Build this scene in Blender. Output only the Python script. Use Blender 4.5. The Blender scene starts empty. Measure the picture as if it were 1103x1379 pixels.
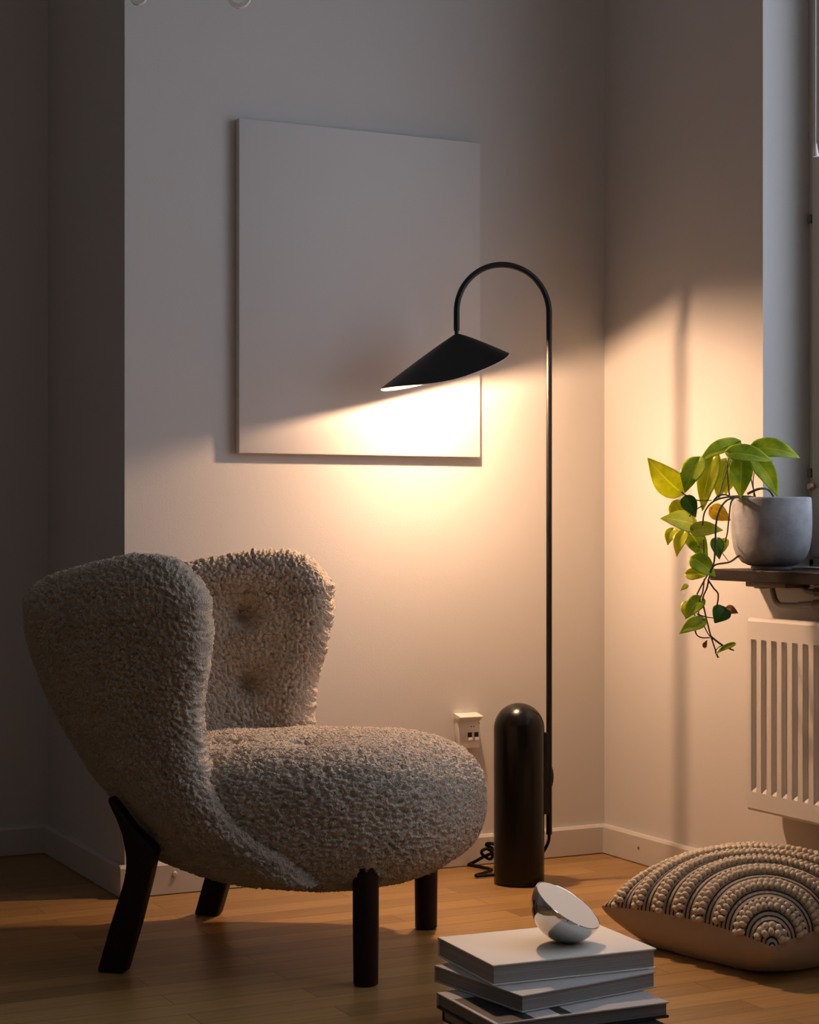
import bpy, bmesh, math, random
import numpy as np
from mathutils import Vector, Matrix, noise as mnoise

random.seed(7)
PI = math.pi
scene = bpy.context.scene
COL = scene.collection

# ---------------------------------------------------------------- camera
CAM_H, FPX, HZ, CX = 0.795, 2479.0, 702.0, 551.5
YAW = math.atan(1241.5 / FPX)
SA, CA = math.sin(YAW), math.cos(YAW)
cam_data = bpy.data.cameras.new('camera')
cam = bpy.data.objects.new('camera', cam_data)
COL.objects.link(cam)
cam.location = (0, 0, CAM_H)
cam.rotation_euler = (PI / 2, 0, -YAW)
cam_data.sensor_fit = 'HORIZONTAL'
cam_data.sensor_width = 36
cam_data.lens = FPX / 1103 * 36
cam_data.shift_y = (HZ - 689.5) / 1103
cam_data.clip_start = 0.05
scene.camera = cam

# ---------------------------------------------------------------- world, window light, exposure
SKY = (0.74, 0.83, 1.0)
SKY_STRENGTH = 2.5
BULB_STRENGTH = 1850.0
BULB_COLOR = (1.0, 0.61, 0.37)
EXPOSURE = 0.0
world = bpy.data.worlds.new('world')
scene.world = world
world.use_nodes = True
bg = world.node_tree.nodes['Background']
bg.inputs[0].default_value = (*SKY, 1)
bg.inputs[1].default_value = SKY_STRENGTH
vs = scene.view_settings
vs.view_transform = 'Standard'
vs.look = 'None'
vs.gamma = 1
vs.use_curve_mapping = False
vs.exposure = EXPOSURE
scene.display_settings.display_device = 'sRGB'
scene.cycles.use_denoising = True
scene.cycles.max_bounces = 10
scene.cycles.diffuse_bounces = 6
scene.cycles.caustics_reflective = False
scene.cycles.caustics_refractive = False
scene.cycles.sample_clamp_indirect = 4.0

# room constants (metres)
XR, YB = 2.40, 3.746            # right wall, back wall
XC, YA = 1.203, 4.34            # protruding corner, alcove wall
XL, YF, ZC = -2.6, -2.2, 2.75   # left wall, wall behind, ceiling
WY0, WY1, WZ0, WZ1 = 1.15, 3.131, 0.672, 2.40   # window opening in the right wall
W2Y0, W2Y1 = -1.7, 0.35                          # unseen window added in the same wall, for more frontal daylight
PORTAL_ROT = Matrix(((0, 0, 1), (1, 0, 0), (0, 1, 0))).to_euler()   # shines along -X
for (ya, yb) in ((WY0, WY1), (W2Y0, W2Y1)):
    pl = bpy.data.lights.new('window_portal', 'AREA')
    pl.shape = 'RECTANGLE'
    pl.size, pl.size_y = yb - ya, WZ1 - 0.70
    pl.cycles.is_portal = True
    plo = bpy.data.objects.new('window_portal', pl)
    COL.objects.link(plo)
    plo.location = (2.655, (ya + yb) / 2, (0.70 + WZ1) / 2)
    plo.rotation_euler = PORTAL_ROT


def at(px, py, z=None, d=None):
    """point seen at photo pixel (px, py), on height z or at depth d"""
    if d is None:
        d = (CAM_H - z) * FPX / (py - HZ)
    lat = (px - CX) / FPX * d
    return Vector((d * SA + lat * CA, d * CA - lat * SA, CAM_H - (py - HZ) / FPX * d))


# ---------------------------------------------------------------- helpers
def tag(o, label=None, cat=None, group=None, kind=None):
    if label: o['label'] = label
    if cat: o['category'] = cat
    if group: o['group'] = group
    if kind: o['kind'] = kind
    return o


def thing(name, label, cat, loc=(0, 0, 0), rotz=0.0, group=None):
    o = bpy.data.objects.new(name, None)
    o.empty_display_size = 0.05
    COL.objects.link(o)
    o.location = loc
    o.rotation_euler = (0, 0, rotz)
    return tag(o, label, cat, group)


def root_matrix(o):
    m = Matrix.Translation(o.location) @ o.rotation_euler.to_matrix().to_4x4()
    return root_matrix(o.parent) @ m if o.parent else m


def mesh(name, verts, faces, mat, parent=None, smooth=True, world=False, sharp=None):
    me = bpy.data.meshes.new(name)
    if world and parent is not None:
        mi = root_matrix(parent).inverted()
        verts = [mi @ Vector(v) for v in verts]
    me.from_pydata([tuple(v) for v in verts], [], faces)
    me.validate()
    bm = bmesh.new(); bm.from_mesh(me)
    bmesh.ops.recalc_face_normals(bm, faces=bm.faces)
    bm.to_mesh(me); bm.free()
    if smooth:
        me.polygons.foreach_set('use_smooth', [True] * len(me.polygons))
        if sharp is not None:
            me.set_sharp_from_angle(angle=math.radians(sharp))
    if mat: me.materials.append(mat)
    o = bpy.data.objects.new(name, me)
    COL.objects.link(o)
    if parent is not None: o.parent = parent
    return o


class Geo:
    """collects shapes that become one mesh"""
    def __init__(self): self.v, self.f = [], []
    def add(self, v, f):
        n = len(self.v); self.v += [Vector(p) for p in v]; self.f += [tuple(i + n for i in q) for q in f]; return self
    def box(self, lo, hi, bev=0.0, seg=2, M=None):
        bm = bmesh.new()
        bmesh.ops.create_cube(bm, size=1)
        lo, hi = Vector(lo), Vector(hi)
        for v in bm.verts:
            v.co = Vector(((lo[i] + hi[i]) / 2 + v.co[i] * (hi[i] - lo[i]) for i in range(3)))
        if bev > 0:
            bmesh.ops.bevel(bm, geom=bm.edges[:], offset=bev, segments=seg, affect='EDGES', profile=0.5)
        return self._bm(bm, M)
    def _bm(self, bm, M=None):
        bm.verts.index_update()
        v = [(M @ x.co if M else x.co.copy()) for x in bm.verts]
        f = [tuple(x.index for x in p.verts) for p in bm.faces]
        bm.free()
        return self.add(v, f)
    def prism(self, pts, axis, a, b, bev=0.0, seg=2, M=None):
        """polygon in the plane of the two other axes, extruded along axis from a to b"""
        bm = bmesh.new()
        def mk(p, t):
            return {0: (t, p[0], p[1]), 1: (p[0], t, p[1]), 2: (p[0], p[1], t)}[axis]
        A = [bm.verts.new(mk(p, a)) for p in pts]; B = [bm.verts.new(mk(p, b)) for p in pts]
        n = len(pts)
        bm.faces.new(A); bm.faces.new(B[::-1])
        for i in range(n): bm.faces.new((A[i], B[i], B[(i + 1) % n], A[(i + 1) % n]))
        bmesh.ops.recalc_face_normals(bm, faces=bm.faces)
        if bev > 0:
            bmesh.ops.bevel(bm, geom=bm.edges[:], offset=bev, segments=seg, affect='EDGES', profile=0.5)
        return self._bm(bm, M)
    def lathe(self, prof, n=48, M=None, axis_z=True):
        v, f = [], []
        rows = []
        for r, z in prof:
            if r < 1e-6:
                rows.append([len(v)]); v.append(Vector((0, 0, z)))
            else:
                rows.append(list(range(len(v), len(v) + n)))
                for k in range(n):
                    a = 2 * PI * k / n
                    v.append(Vector((r * math.cos(a), r * math.sin(a), z)))
        for A, B in zip(rows, rows[1:]):
            for k in range(n):
                k2 = (k + 1) % n
                if len(A) == 1 and len(B) == 1: continue
                if len(A) == 1: f.append((A[0], B[k], B[k2]))
                elif len(B) == 1: f.append((A[k], A[k2], B[0]))
                else: f.append((A[k], A[k2], B[k2], B[k]))
        if len(rows[0]) > 1: f.append(tuple(rows[0][::-1]))
        if len(rows[-1]) > 1: f.append(tuple(rows[-1]))
        if M: v = [M @ p for p in v]
        return self.add(v, f)
    def tube(self, pts, r, n=10, smooth_steps=0, taper=None):
        pts = [Vector(p) for p in pts]
        if smooth_steps: pts = spline(pts, smooth_steps)
        m = len(pts)
        rad = [r if taper is None else r + (taper - r) * i / (m - 1) for i in range(m)]
        T = []
        for i in range(m):
            T.append((pts[min(i + 1, m - 1)] - pts[max(i - 1, 0)]).normalized())
        up = Vector((0, 0, 1)) if abs(T[0].z) < 0.9 else Vector((1, 0, 0))
        nrm = T[0].cross(up).normalized()
        v, f = [], []
        for i in range(m):
            nrm = (nrm - T[i] * nrm.dot(T[i])).normalized()
            b = T[i].cross(nrm)
            for k in range(n):
                a = 2 * PI * k / n
                v.append(pts[i] + (nrm * math.cos(a) + b * math.sin(a)) * rad[i])
        for i in range(m - 1):
            for k in range(n):
                k2 = (k + 1) % n
                f.append((i * n + k, i * n + k2, (i + 1) * n + k2, (i + 1) * n + k))
        f.append(tuple(range(n))[::-1]); f.append(tuple(range((m - 1) * n, m * n)))
        return self.add(v, f)
    def build(self, name, mat, parent=None, smooth=True, world=False, sharp=35):
        return mesh(name, self.v, self.f, mat, parent, smooth, world, sharp if smooth else None)


def spline(pts, steps):
    out = []
    n = len(pts)
    for i in range(n - 1):
        p0, p1, p2, p3 = pts[max(i - 1, 0)], pts[i], pts[i + 1], pts[min(i + 2, n - 1)]
        for k in range(steps):
            t = k / steps
            out.append(0.5 * ((2 * p1) + (p2 - p0) * t + (2 * p0 - 5 * p1 + 4 * p2 - p3) * t * t + (3 * p1 - p0 - 3 * p2 + p3) * t ** 3))
    out.append(pts[-1])
    return out


def interp(x, xs, ys):
    return float(np.interp(x, xs, ys))


# ---------------------------------------------------------------- materials
def new_mat(name):
    m = bpy.data.materials.new(name); m.use_nodes = True
    nt = m.node_tree
    return m, nt, nt.nodes['Principled BSDF']


def N(nt, kind, **kw):
    n = nt.nodes.new(kind)
    for k, v in kw.items():
        if k in n.inputs: n.inputs[k].default_value = v
        else: setattr(n, k, v)
    return n


def plain(name, col, rough=0.5, metal=0.0, bump=0.0, scale=60.0, var=0.0, spec=0.5, sheen=0.0):
    m, nt, p = new_mat(name)
    p.inputs['Base Color'].default_value = (*col, 1)
    p.inputs['Roughness'].default_value = rough
    p.inputs['Metallic'].default_value = metal
    p.inputs['Specular IOR Level'].default_value = spec
    if sheen:
        p.inputs['Sheen Weight'].default_value = sheen
        p.inputs['Sheen Roughness'].default_value = 0.5
    tc = N(nt, 'ShaderNodeTexCoord')
    if bump or var:
        nz = N(nt, 'ShaderNodeTexNoise', Scale=scale, Detail=4.0)
        nt.links.new(tc.outputs['Object'], nz.inputs['Vector'])
    if bump:
        b = N(nt, 'ShaderNodeBump', Strength=bump, Distance=0.002)
        nt.links.new(nz.outputs['Fac'], b.inputs['Height'])
        nt.links.new(b.outputs['Normal'], p.inputs['Normal'])
    if var:
        mx = N(nt, 'ShaderNodeMix', data_type='RGBA')
        mx.inputs[6].default_value = (*[c * (1 - var) for c in col], 1)
        mx.inputs[7].default_value = (*[min(1, c * (1 + var)) for c in col], 1)
        nt.links.new(nz.outputs['Fac'], mx.inputs[0])
        nt.links.new(mx.outputs[2], p.inputs['Base Color'])
    return m


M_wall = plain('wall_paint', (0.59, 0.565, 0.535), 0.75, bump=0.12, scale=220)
M_wall2 = plain('fill_cut_grey', (0.30, 0.29, 0.285), 0.75)  # for the walls out of view, darkened to cut bounced fill light
M_ceil = plain('ceiling_paint', (0.80, 0.79, 0.77), 0.8)
M_trim = plain('trim_paint', (0.58, 0.55, 0.505), 0.4, bump=0.03, scale=90)
M_frame = plain('window_paint', (0.62, 0.58, 0.52), 0.4)
M_black = plain('black_lacquer', (0.006, 0.006, 0.006), 0.42, spec=0.35)
M_blackg = plain('black_gloss_base', (0.004, 0.003, 0.002), 0.25, spec=0.28, bump=0.02, scale=30)
M_cord = plain('black_rubber', (0.003, 0.003, 0.003), 0.7, spec=0.2)
M_lining = plain('white_enamel', (0.85, 0.84, 0.80), 0.5)
M_canvas = plain('canvas_white', (0.66, 0.635, 0.61), 0.85, bump=0.10, scale=600)
M_rad = plain('radiator_enamel', (0.60, 0.57, 0.535), 0.35)
M_plastic = plain('white_plastic', (0.78, 0.75, 0.70), 0.35)
M_dark = plain('dark_void', (0.004, 0.004, 0.004), 0.6)
M_hinge = plain('dark_metal', (0.16, 0.14, 0.12), 0.45, metal=0.5)
M_copper = plain('copper_knob', (0.80, 0.45, 0.28), 0.3, metal=0.9)
M_pipe = plain('grey_pipe_paint', (0.20, 0.195, 0.19), 0.45)
M_block = plain('bracket_brown', (0.20, 0.15, 0.11), 0.6)
M_soil = plain('soil', (0.03, 0.022, 0.016), 0.95, bump=0.8, scale=120)
M_stem = plain('vine_stem', (0.055, 0.045, 0.02), 0.6)
M_brown = plain('dry_leaf', (0.30, 0.12, 0.05), 0.7)
M_chrome = plain('chrome', (0.78, 0.76, 0.74), 0.04, metal=1.0)
M_cream = plain('cream_diffuser', (0.82, 0.74, 0.62), 0.7, spec=0.2)
M_velvet = plain('beige_velvet', (0.43, 0.365, 0.275), 0.9, bump=0.25, scale=25, var=0.10, sheen=0.35)
M_rope = plain('cream_cord', (0.66, 0.565, 0.43), 0.9, bump=0.35, scale=500, var=0.12)
M_brass = plain('aged_brass', (0.45, 0.30, 0.14), 0.35, metal=1.0)


def floor_mat():
    m, nt, p = new_mat('oak_parquet')
    L = nt.links.new
    tc = N(nt, 'ShaderNodeTexCoord')
    br = N(nt, 'ShaderNodeTexBrick')
    br.offset = 0.37; br.offset_frequency = 2
    for k, v in {'Scale': 1.0, 'Mortar Size': 0.0007, 'Mortar Smooth': 0.1, 'Bias': 0.0, 'Brick Width': 0.62, 'Row Height': 0.0655}.items():
        br.inputs[k].default_value = v
    br.inputs['Color1'].default_value = (0.0, 0.0, 0.0, 1)
    br.inputs['Color2'].default_value = (1, 1, 1, 1)
    br.inputs['Mortar'].default_value = (0.4, 0.4, 0.4, 1)
    L(tc.outputs['Object'], br.inputs['Vector'])
    # grain runs along each strip; its place shifts from strip to strip
    mp = N(nt, 'ShaderNodeMapping'); mp.inputs['Scale'].default_value = (1.6, 38, 1)
    off = N(nt, 'ShaderNodeVectorMath', operation='MULTIPLY_ADD')
    off.inputs[1].default_value = (7.3, 3.1, 0)
    L(br.outputs['Color'], off.inputs[0]); L(tc.outputs['Object'], off.inputs[2])
    L(off.outputs[0], mp.inputs['Vector'])
    g = N(nt, 'ShaderNodeTexNoise', Scale=2.2, Detail=7.0, Roughness=0.62)
    L(mp.outputs[0], g.inputs['Vector'])
    mp2 = N(nt, 'ShaderNodeMapping'); mp2.inputs['Scale'].default_value = (5, 260, 1)
    L(off.outputs[0], mp2.inputs['Vector'])
    g2 = N(nt, 'ShaderNodeTexNoise', Scale=1.0, Detail=3.0)
    L(mp2.outputs[0], g2.inputs['Vector'])
    r = N(nt, 'ShaderNodeValToRGB')
    e = r.color_ramp.elements
    e[0].position = 0.28; e[0].color = (0.195, 0.098, 0.030, 1)
    e[1].position = 0.72; e[1].color = (0.48, 0.285, 0.105, 1)
    mxf = N(nt, 'ShaderNodeMath', operation='MULTIPLY_ADD'); mxf.inputs[1].default_value = 0.42
    sb = N(nt, 'ShaderNodeMath', operation='MULTIPLY_ADD'); sb.inputs[1].default_value = 0.24; sb.inputs[2].default_value = 0.08
    L(br.outputs['Color'], sb.inputs[0])
    L(g.outputs['Fac'], mxf.inputs[0]); L(sb.outputs[0], mxf.inputs[2])
    a3 = N(nt, 'ShaderNodeMath', operation='MULTIPLY_ADD'); a3.inputs[1].default_value = 0.22
    L(g2.outputs['Fac'], a3.inputs[0]); L(mxf.outputs[0], a3.inputs[2])
    L(a3.outputs[0], r.inputs['Fac'])
    mm = N(nt, 'ShaderNodeMix', data_type='RGBA')
    mm.inputs[7].default_value = (0.06, 0.028, 0.012, 1)
    L(br.outputs['Fac'], mm.inputs[0]); L(r.outputs['Color'], mm.inputs[6])
    L(mm.outputs[2], p.inputs['Base Color'])
    p.inputs['Roughness'].default_value = 0.36
    p.inputs['Specular IOR Level'].default_value = 0.45
    b = N(nt, 'ShaderNodeBump', Strength=0.15, Distance=0.0015)
    L(a3.outputs[0], b.inputs['Height']); L(b.outputs['Normal'], p.inputs['Normal'])
    return m


def fur_mat():
    m, nt, p = new_mat('curly_sheepskin')
    L = nt.links.new
    tc = N(nt, 'ShaderNodeTexCoord')
    w = N(nt, 'ShaderNodeTexNoise', Scale=45.0, Detail=2.0)
    L(tc.outputs['Object'], w.inputs['Vector'])
    ad = N(nt, 'ShaderNodeVectorMath', operation='MULTIPLY_ADD'); ad.inputs[1].default_value = (0.03, 0.03, 0.03)
    L(w.outputs['Color'], ad.inputs[0]); L(tc.outputs['Object'], ad.inputs[2])
    vo = N(nt, 'ShaderNodeTexVoronoi', Scale=230.0, feature='SMOOTH_F1')
    vo.inputs['Smoothness'].default_value = 0.4
    L(ad.outputs[0], vo.inputs['Vector'])
    n2 = N(nt, 'ShaderNodeTexNoise', Scale=420.0, Detail=3.0)
    L(tc.outputs['Object'], n2.inputs['Vector'])
    sm = N(nt, 'ShaderNodeMath', operation='MULTIPLY_ADD'); sm.inputs[1].default_value = -1.0
    L(vo.outputs['Distance'], sm.inputs[0])
    s2 = N(nt, 'ShaderNodeMath', operation='MULTIPLY'); s2.inputs[1].default_value = 0.5
    L(n2.outputs['Fac'], s2.inputs[0]); L(s2.outputs[0], sm.inputs[2])
    b = N(nt, 'ShaderNodeBump', Strength=0.9, Distance=0.004)
    L(sm.outputs[0], b.inputs['Height']); L(b.outputs['Normal'], p.inputs['Normal'])
    # wool colour varies from lock to lock
    n3 = N(nt, 'ShaderNodeTexNoise', Scale=14.0, Detail=5.0)
    L(tc.outputs['Object'], n3.inputs['Vector'])
    mx = N(nt, 'ShaderNodeMix', data_type='RGBA')
    mx.inputs[6].default_value = (0.43, 0.345, 0.265, 1)
    mx.inputs[7].default_value = (0.64, 0.54, 0.43, 1)
    L(n3.outputs['Fac'], mx.inputs[0]); L(mx.outputs[2], p.inputs['Base Color'])
    p.inputs['Roughness'].default_value = 0.95
    p.inputs['Specular IOR Level'].default_value = 0.1
    p.inputs['Sheen Weight'].default_value = 0.35
    p.inputs['Sheen Roughness'].default_value = 0.4
    p.inputs['Sheen Tint'].default_value = (0.95, 0.88, 0.80, 1)
    return m


def wood_dark():
    m, nt, p = new_mat('dark_stained_oak')
    L = nt.links.new
    tc = N(nt, 'ShaderNodeTexCoord')
    mp = N(nt, 'ShaderNodeMapping'); mp.inputs['Scale'].default_value = (60, 60, 4)
    L(tc.outputs['Object'], mp.inputs['Vector'])
    g = N(nt, 'ShaderNodeTexNoise', Scale=3.0, Detail=5.0)
    L(mp.outputs[0], g.inputs['Vector'])
    mx = N(nt, 'ShaderNodeMix', data_type='RGBA')
    mx.inputs[6].default_value = (0.006, 0.0025, 0.002, 1)
    mx.inputs[7].default_value = (0.022, 0.008, 0.006, 1)
    L(g.outputs['Fac'], mx.inputs[0]); L(mx.outputs[2], p.inputs['Base Color'])
    p.inputs['Roughness'].default_value = 0.5
    p.inputs['Specular IOR Level'].default_value = 0.2
    return m


def leaf_mat(name, c1, c2, edge=None):
    m, nt, p = new_mat(name)
    L = nt.links.new
    tc = N(nt, 'ShaderNodeTexCoord')
    n1 = N(nt, 'ShaderNodeTexNoise', Scale=38.0, Detail=4.0)
    L(tc.outputs['Object'], n1.inputs['Vector'])
    r = N(nt, 'ShaderNodeValToRGB')
    r.color_ramp.elements[0].position = 0.35; r.color_ramp.elements[0].color = (*c1, 1)
    r.color_ramp.elements[1].position = 0.68; r.color_ramp.elements[1].color = (*c2, 1)
    L(n1.outputs['Fac'], r.inputs['Fac'])
    # pale midrib and side veins, drawn in the blade's own coordinates
    sp = N(nt, 'ShaderNodeSeparateXYZ'); L(tc.outputs['UV'], sp.inputs[0])
    def M(op, a, b=None):
        n = N(nt, 'ShaderNodeMath', operation=op)
        for k, x in enumerate((a, b)):
            if x is None: continue
            if isinstance(x, (int, float)): n.inputs[k].default_value = x
            else: L(x, n.inputs[k])
        return n.outputs[0]
    t_ = M('ABSOLUTE', M('SUBTRACT', sp.outputs['Y'], 0.5))
    mid = M('LESS_THAN', t_, 0.022)
    side = M('LESS_THAN', M('FRACT', M('MULTIPLY', M('SUBTRACT', sp.outputs['X'], M('MULTIPLY', t_, 0.45)), 7.0)), 0.10)
    vein = M('MAXIMUM', M('MULTIPLY', mid, 0.55), M('MULTIPLY', side, 0.16))
    vm = N(nt, 'ShaderNodeMix', data_type='RGBA')
    vm.inputs[7].default_value = (min(1, c2[0] * 1.5 + 0.1), min(1, c2[1] * 1.3 + 0.08), c2[2] * 1.5 + 0.04, 1)
    L(vein, vm.inputs[0]); L(r.outputs['Color'], vm.inputs[6])
    L(vm.outputs[2], p.inputs['Base Color'])
    p.inputs['Roughness'].default_value = 0.38
    tr = N(nt, 'ShaderNodeBsdfTranslucent')
    L(vm.outputs[2], tr.inputs['Color'])
    ms = N(nt, 'ShaderNodeMixShader'); ms.inputs[0].default_value = 0.55
    out = nt.nodes['Material Output']
    L(p.outputs[0], ms.inputs[1]); L(tr.outputs[0], ms.inputs[2]); L(ms.outputs[0], out.inputs['Surface'])
    return m


def concrete():
    m, nt, p = new_mat('grey_concrete')
    L = nt.links.new
    tc = N(nt, 'ShaderNodeTexCoord')
    n1 = N(nt, 'ShaderNodeTexNoise', Scale=16.0, Detail=8.0, Roughness=0.65)
    L(tc.outputs['Object'], n1.inputs['Vector'])
    r = N(nt, 'ShaderNodeValToRGB')
    r.color_ramp.elements[0].position = 0.3; r.color_ramp.elements[0].color = (0.19, 0.19, 0.205, 1)
    r.color_ramp.elements[1].position = 0.72; r.color_ramp.elements[1].color = (0.42, 0.42, 0.44, 1)
    L(n1.outputs['Fac'], r.inputs['Fac']); L(r.outputs['Color'], p.inputs['Base Color'])
    p.inputs['Roughness'].default_value = 0.62
    n2 = N(nt, 'ShaderNodeTexNoise', Scale=60.0, Detail=6.0)
    L(tc.outputs['Object'], n2.inputs['Vector'])
    vo = N(nt, 'ShaderNodeTexVoronoi', Scale=22.0, feature='DISTANCE_TO_EDGE')
    L(n1.outputs['Color'], vo.inputs['Vector'])
    ad = N(nt, 'ShaderNodeMath', operation='MULTIPLY_ADD'); ad.inputs[1].default_value = 0.6
    L(vo.outputs['Distance'], ad.inputs[0]); L(n2.outputs['Fac'], ad.inputs[2])
    b = N(nt, 'ShaderNodeBump', Strength=0.35, Distance=0.002)
    L(ad.outputs[0], b.inputs['Height']); L(b.outputs['Normal'], p.inputs['Normal'])
    return m


def glass_mat(name, refl=0.06, tint=(1, 1, 1)):
    m = bpy.data.materials.new(name); m.use_nodes = True
    nt = m.node_tree; nt.nodes.remove(nt.nodes['Principled BSDF'])
    L = nt.links.new
    t = N(nt, 'ShaderNodeBsdfTransparent'); t.inputs['Color'].default_value = (*tint, 1)
    g = N(nt, 'ShaderNodeBsdfGlossy', Roughness=0.02)
    lw = N(nt, 'ShaderNodeLayerWeight', Blend=0.5)
    pw = N(nt, 'ShaderNodeMath', operation='POWER'); pw.inputs[1].default_value = 5.0
    fr = N(nt, 'ShaderNodeMath', operation='MULTIPLY_ADD'); fr.inputs[1].default_value = 0.9; fr.inputs[2].default_value = 0.04
    L(lw.outputs['Facing'], pw.inputs[0]); L(pw.outputs[0], fr.inputs[0])
    ms = N(nt, 'ShaderNodeMixShader')
    L(fr.outputs[0], ms.inputs[0]); L(t.outputs[0], ms.inputs[1]); L(g.outputs[0], ms.inputs[2])
    L(ms.outputs[0], nt.nodes['Material Output'].inputs['Surface'])
    return m


def pages_mat(name, base):
    m, nt, p = new_mat(name)
    L = nt.links.new
    tc = N(nt, 'ShaderNodeTexCoord')
    mp = N(nt, 'ShaderNodeMapping'); mp.inputs['Scale'].default_value = (3, 3, 900)
    L(tc.outputs['Object'], mp.inputs['Vector'])
    n1 = N(nt, 'ShaderNodeTexNoise', Scale=1.0, Detail=2.0)
    L(mp.outputs[0], n1.inputs['Vector'])
    mx = N(nt, 'ShaderNodeMix', data_type='RGBA')
    mx.inputs[6].default_value = (*[c * 0.32 for c in base], 1)
    mx.inputs[7].default_value = (*[c * 1.15 for c in base], 1)
    L(n1.outputs['Fac'], mx.inputs[0]); L(mx.outputs[2], p.inputs['Base Color'])
    b = N(nt, 'ShaderNodeBump', Strength=0.5, Distance=0.001)
    L(n1.outputs['Fac'], b.inputs['Height']); L(b.outputs['Normal'], p.inputs['Normal'])
    p.inputs['Roughness'].default_value = 0.85
    return m


def woven_mat(center):
    """dark and cream woven rows that follow the fans of the cushion"""
    m, nt, p = new_mat('striped_weave')
    L = nt.links.new
    tc = N(nt, 'ShaderNodeTexCoord')
    sub = N(nt, 'ShaderNodeVectorMath', operation='SUBTRACT'); sub.inputs[1].default_value = (center[0], center[1], 0)
    L(tc.outputs['Object'], sub.inputs[0])
    fl = N(nt, 'ShaderNodeVectorMath', operation='MULTIPLY'); fl.inputs[1].default_value = (1, 1, 0)
    L(sub.outputs[0], fl.inputs[0])
    ln = N(nt, 'ShaderNodeVectorMath', operation='LENGTH')
    L(fl.outputs[0], ln.inputs[0])
    nz = N(nt, 'ShaderNodeTexNoise', Scale=260.0, Detail=1.0)
    L(tc.outputs['Object'], nz.inputs['Vector'])
    ad = N(nt, 'ShaderNodeMath', operation='MULTIPLY_ADD'); ad.inputs[1].default_value = 0.0016
    L(nz.outputs['Fac'], ad.inputs[0]); L(ln.outputs['Value'], ad.inputs[2])
    sc = N(nt, 'ShaderNodeMath', operation='MULTIPLY'); sc.inputs[1].default_value = 1 / 0.0098
    L(ad.outputs[0], sc.inputs[0])
    fr = N(nt, 'ShaderNodeMath', operation='FRACT'); L(sc.outputs[0], fr.inputs[0])
    gt = N(nt, 'ShaderNodeMath', operation='GREATER_THAN'); gt.inputs[1].default_value = 0.60
    L(fr.outputs[0], gt.inputs[0])
    mx = N(nt, 'ShaderNodeMix', data_type='RGBA')
    mx.inputs[6].default_value = (0.42, 0.34, 0.255, 1)
    mx.inputs[7].default_value = (0.022, 0.022, 0.028, 1)
    L(gt.outputs[0], mx.inputs[0]); L(mx.outputs[2], p.inputs['Base Color'])
    b = N(nt, 'ShaderNodeBump', Strength=0.6, Distance=0.002)
    L(fr.outputs[0], b.inputs['Height']); L(b.outputs['Normal'], p.inputs['Normal'])
    p.inputs['Roughness'].default_value = 0.95
    return m


def bulb_mat():
    m = bpy.data.materials.new('lit_bulb'); m.use_nodes = True
    nt = m.node_tree; nt.nodes.remove(nt.nodes['Principled BSDF'])
    e = N(nt, 'ShaderNodeEmission', Strength=BULB_STRENGTH)
    e.inputs['Color'].default_value = (*BULB_COLOR, 1)
    nt.links.new(e.outputs[0], nt.nodes['Material Output'].inputs['Surface'])
    return m


M_floor, M_fur, M_legs, M_conc = floor_mat(), fur_mat(), wood_dark(), concrete()
M_sill = plain('dark_stone_sill', (0.019, 0.013, 0.009), 0.5, spec=0.12, bump=0.03, scale=60, var=0.25)
M_leafG = leaf_mat('leaf_green', (0.30, 0.46, 0.02), (0.54, 0.64, 0.04))
M_leafY = leaf_mat('leaf_lime', (0.56, 0.62, 0.03), (0.76, 0.76, 0.09))
M_leafYY = leaf_mat('leaf_yellow', (0.72, 0.55, 0.05), (0.82, 0.64, 0.10))
M_leafD = leaf_mat('leaf_dark', (0.07, 0.19, 0.015), (0.15, 0.30, 0.03))
M_pane = glass_mat('window_glass')
M_crystal = glass_mat('clear_glass', tint=(0.93, 0.93, 0.93))
_nt = M_crystal.node_tree
_d = N(_nt, 'ShaderNodeBsdfDiffuse'); _d.inputs['Color'].default_value = (0.9, 0.88, 0.86, 1)
_m = N(_nt, 'ShaderNodeMixShader'); _m.inputs[0].default_value = 0.55
_o = _nt.nodes['Material Output']
_src = _o.inputs['Surface'].links[0].from_socket
_nt.links.new(_src, _m.inputs[1]); _nt.links.new(_d.outputs[0], _m.inputs[2]); _nt.links.new(_m.outputs[0], _o.inputs['Surface'])
M_bulb = bulb_mat()

# ---------------------------------------------------------------- room shell
def struct(name, geo, mat, parent=None):
    o = geo.build(name, mat, parent, smooth=False)
    if parent is None: o['kind'] = 'structure'
    return o

TH = 0.25
struct('floor', Geo().box((XL - TH, YF - TH, -0.1), (XR + TH, YA + TH, 0)), M_floor)
struct('ceiling', Geo().box((XL - TH, YF - TH, ZC), (XR + TH, YA + TH, ZC + 0.15)), M_ceil)
struct('wall_back', Geo().box((XC, YB, 0), (XR + TH, YA + TH, ZC)), M_wall)
struct('wall_alcove', Geo().box((XL - TH, YA, 0), (XC, YA + TH, ZC)), M_wall)
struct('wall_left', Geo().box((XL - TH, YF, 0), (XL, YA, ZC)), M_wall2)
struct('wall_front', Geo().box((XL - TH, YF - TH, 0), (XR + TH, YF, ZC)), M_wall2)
g = Geo()
g.box((XR, WY1, 0), (XR + TH, YB, ZC))
g.box((XR, W2Y1, 0), (XR + TH, WY0, ZC))
g.box((XR, YF, 0), (XR + TH, W2Y0, ZC))
for (ya, yb) in ((WY0, WY1), (W2Y0, W2Y1)):
    g.box((XR, ya, 0), (XR + TH, yb, WZ0))
    g.box((XR, ya, WZ1), (XR + TH, yb, ZC))
struct('wall_right', g, M_wall)

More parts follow.
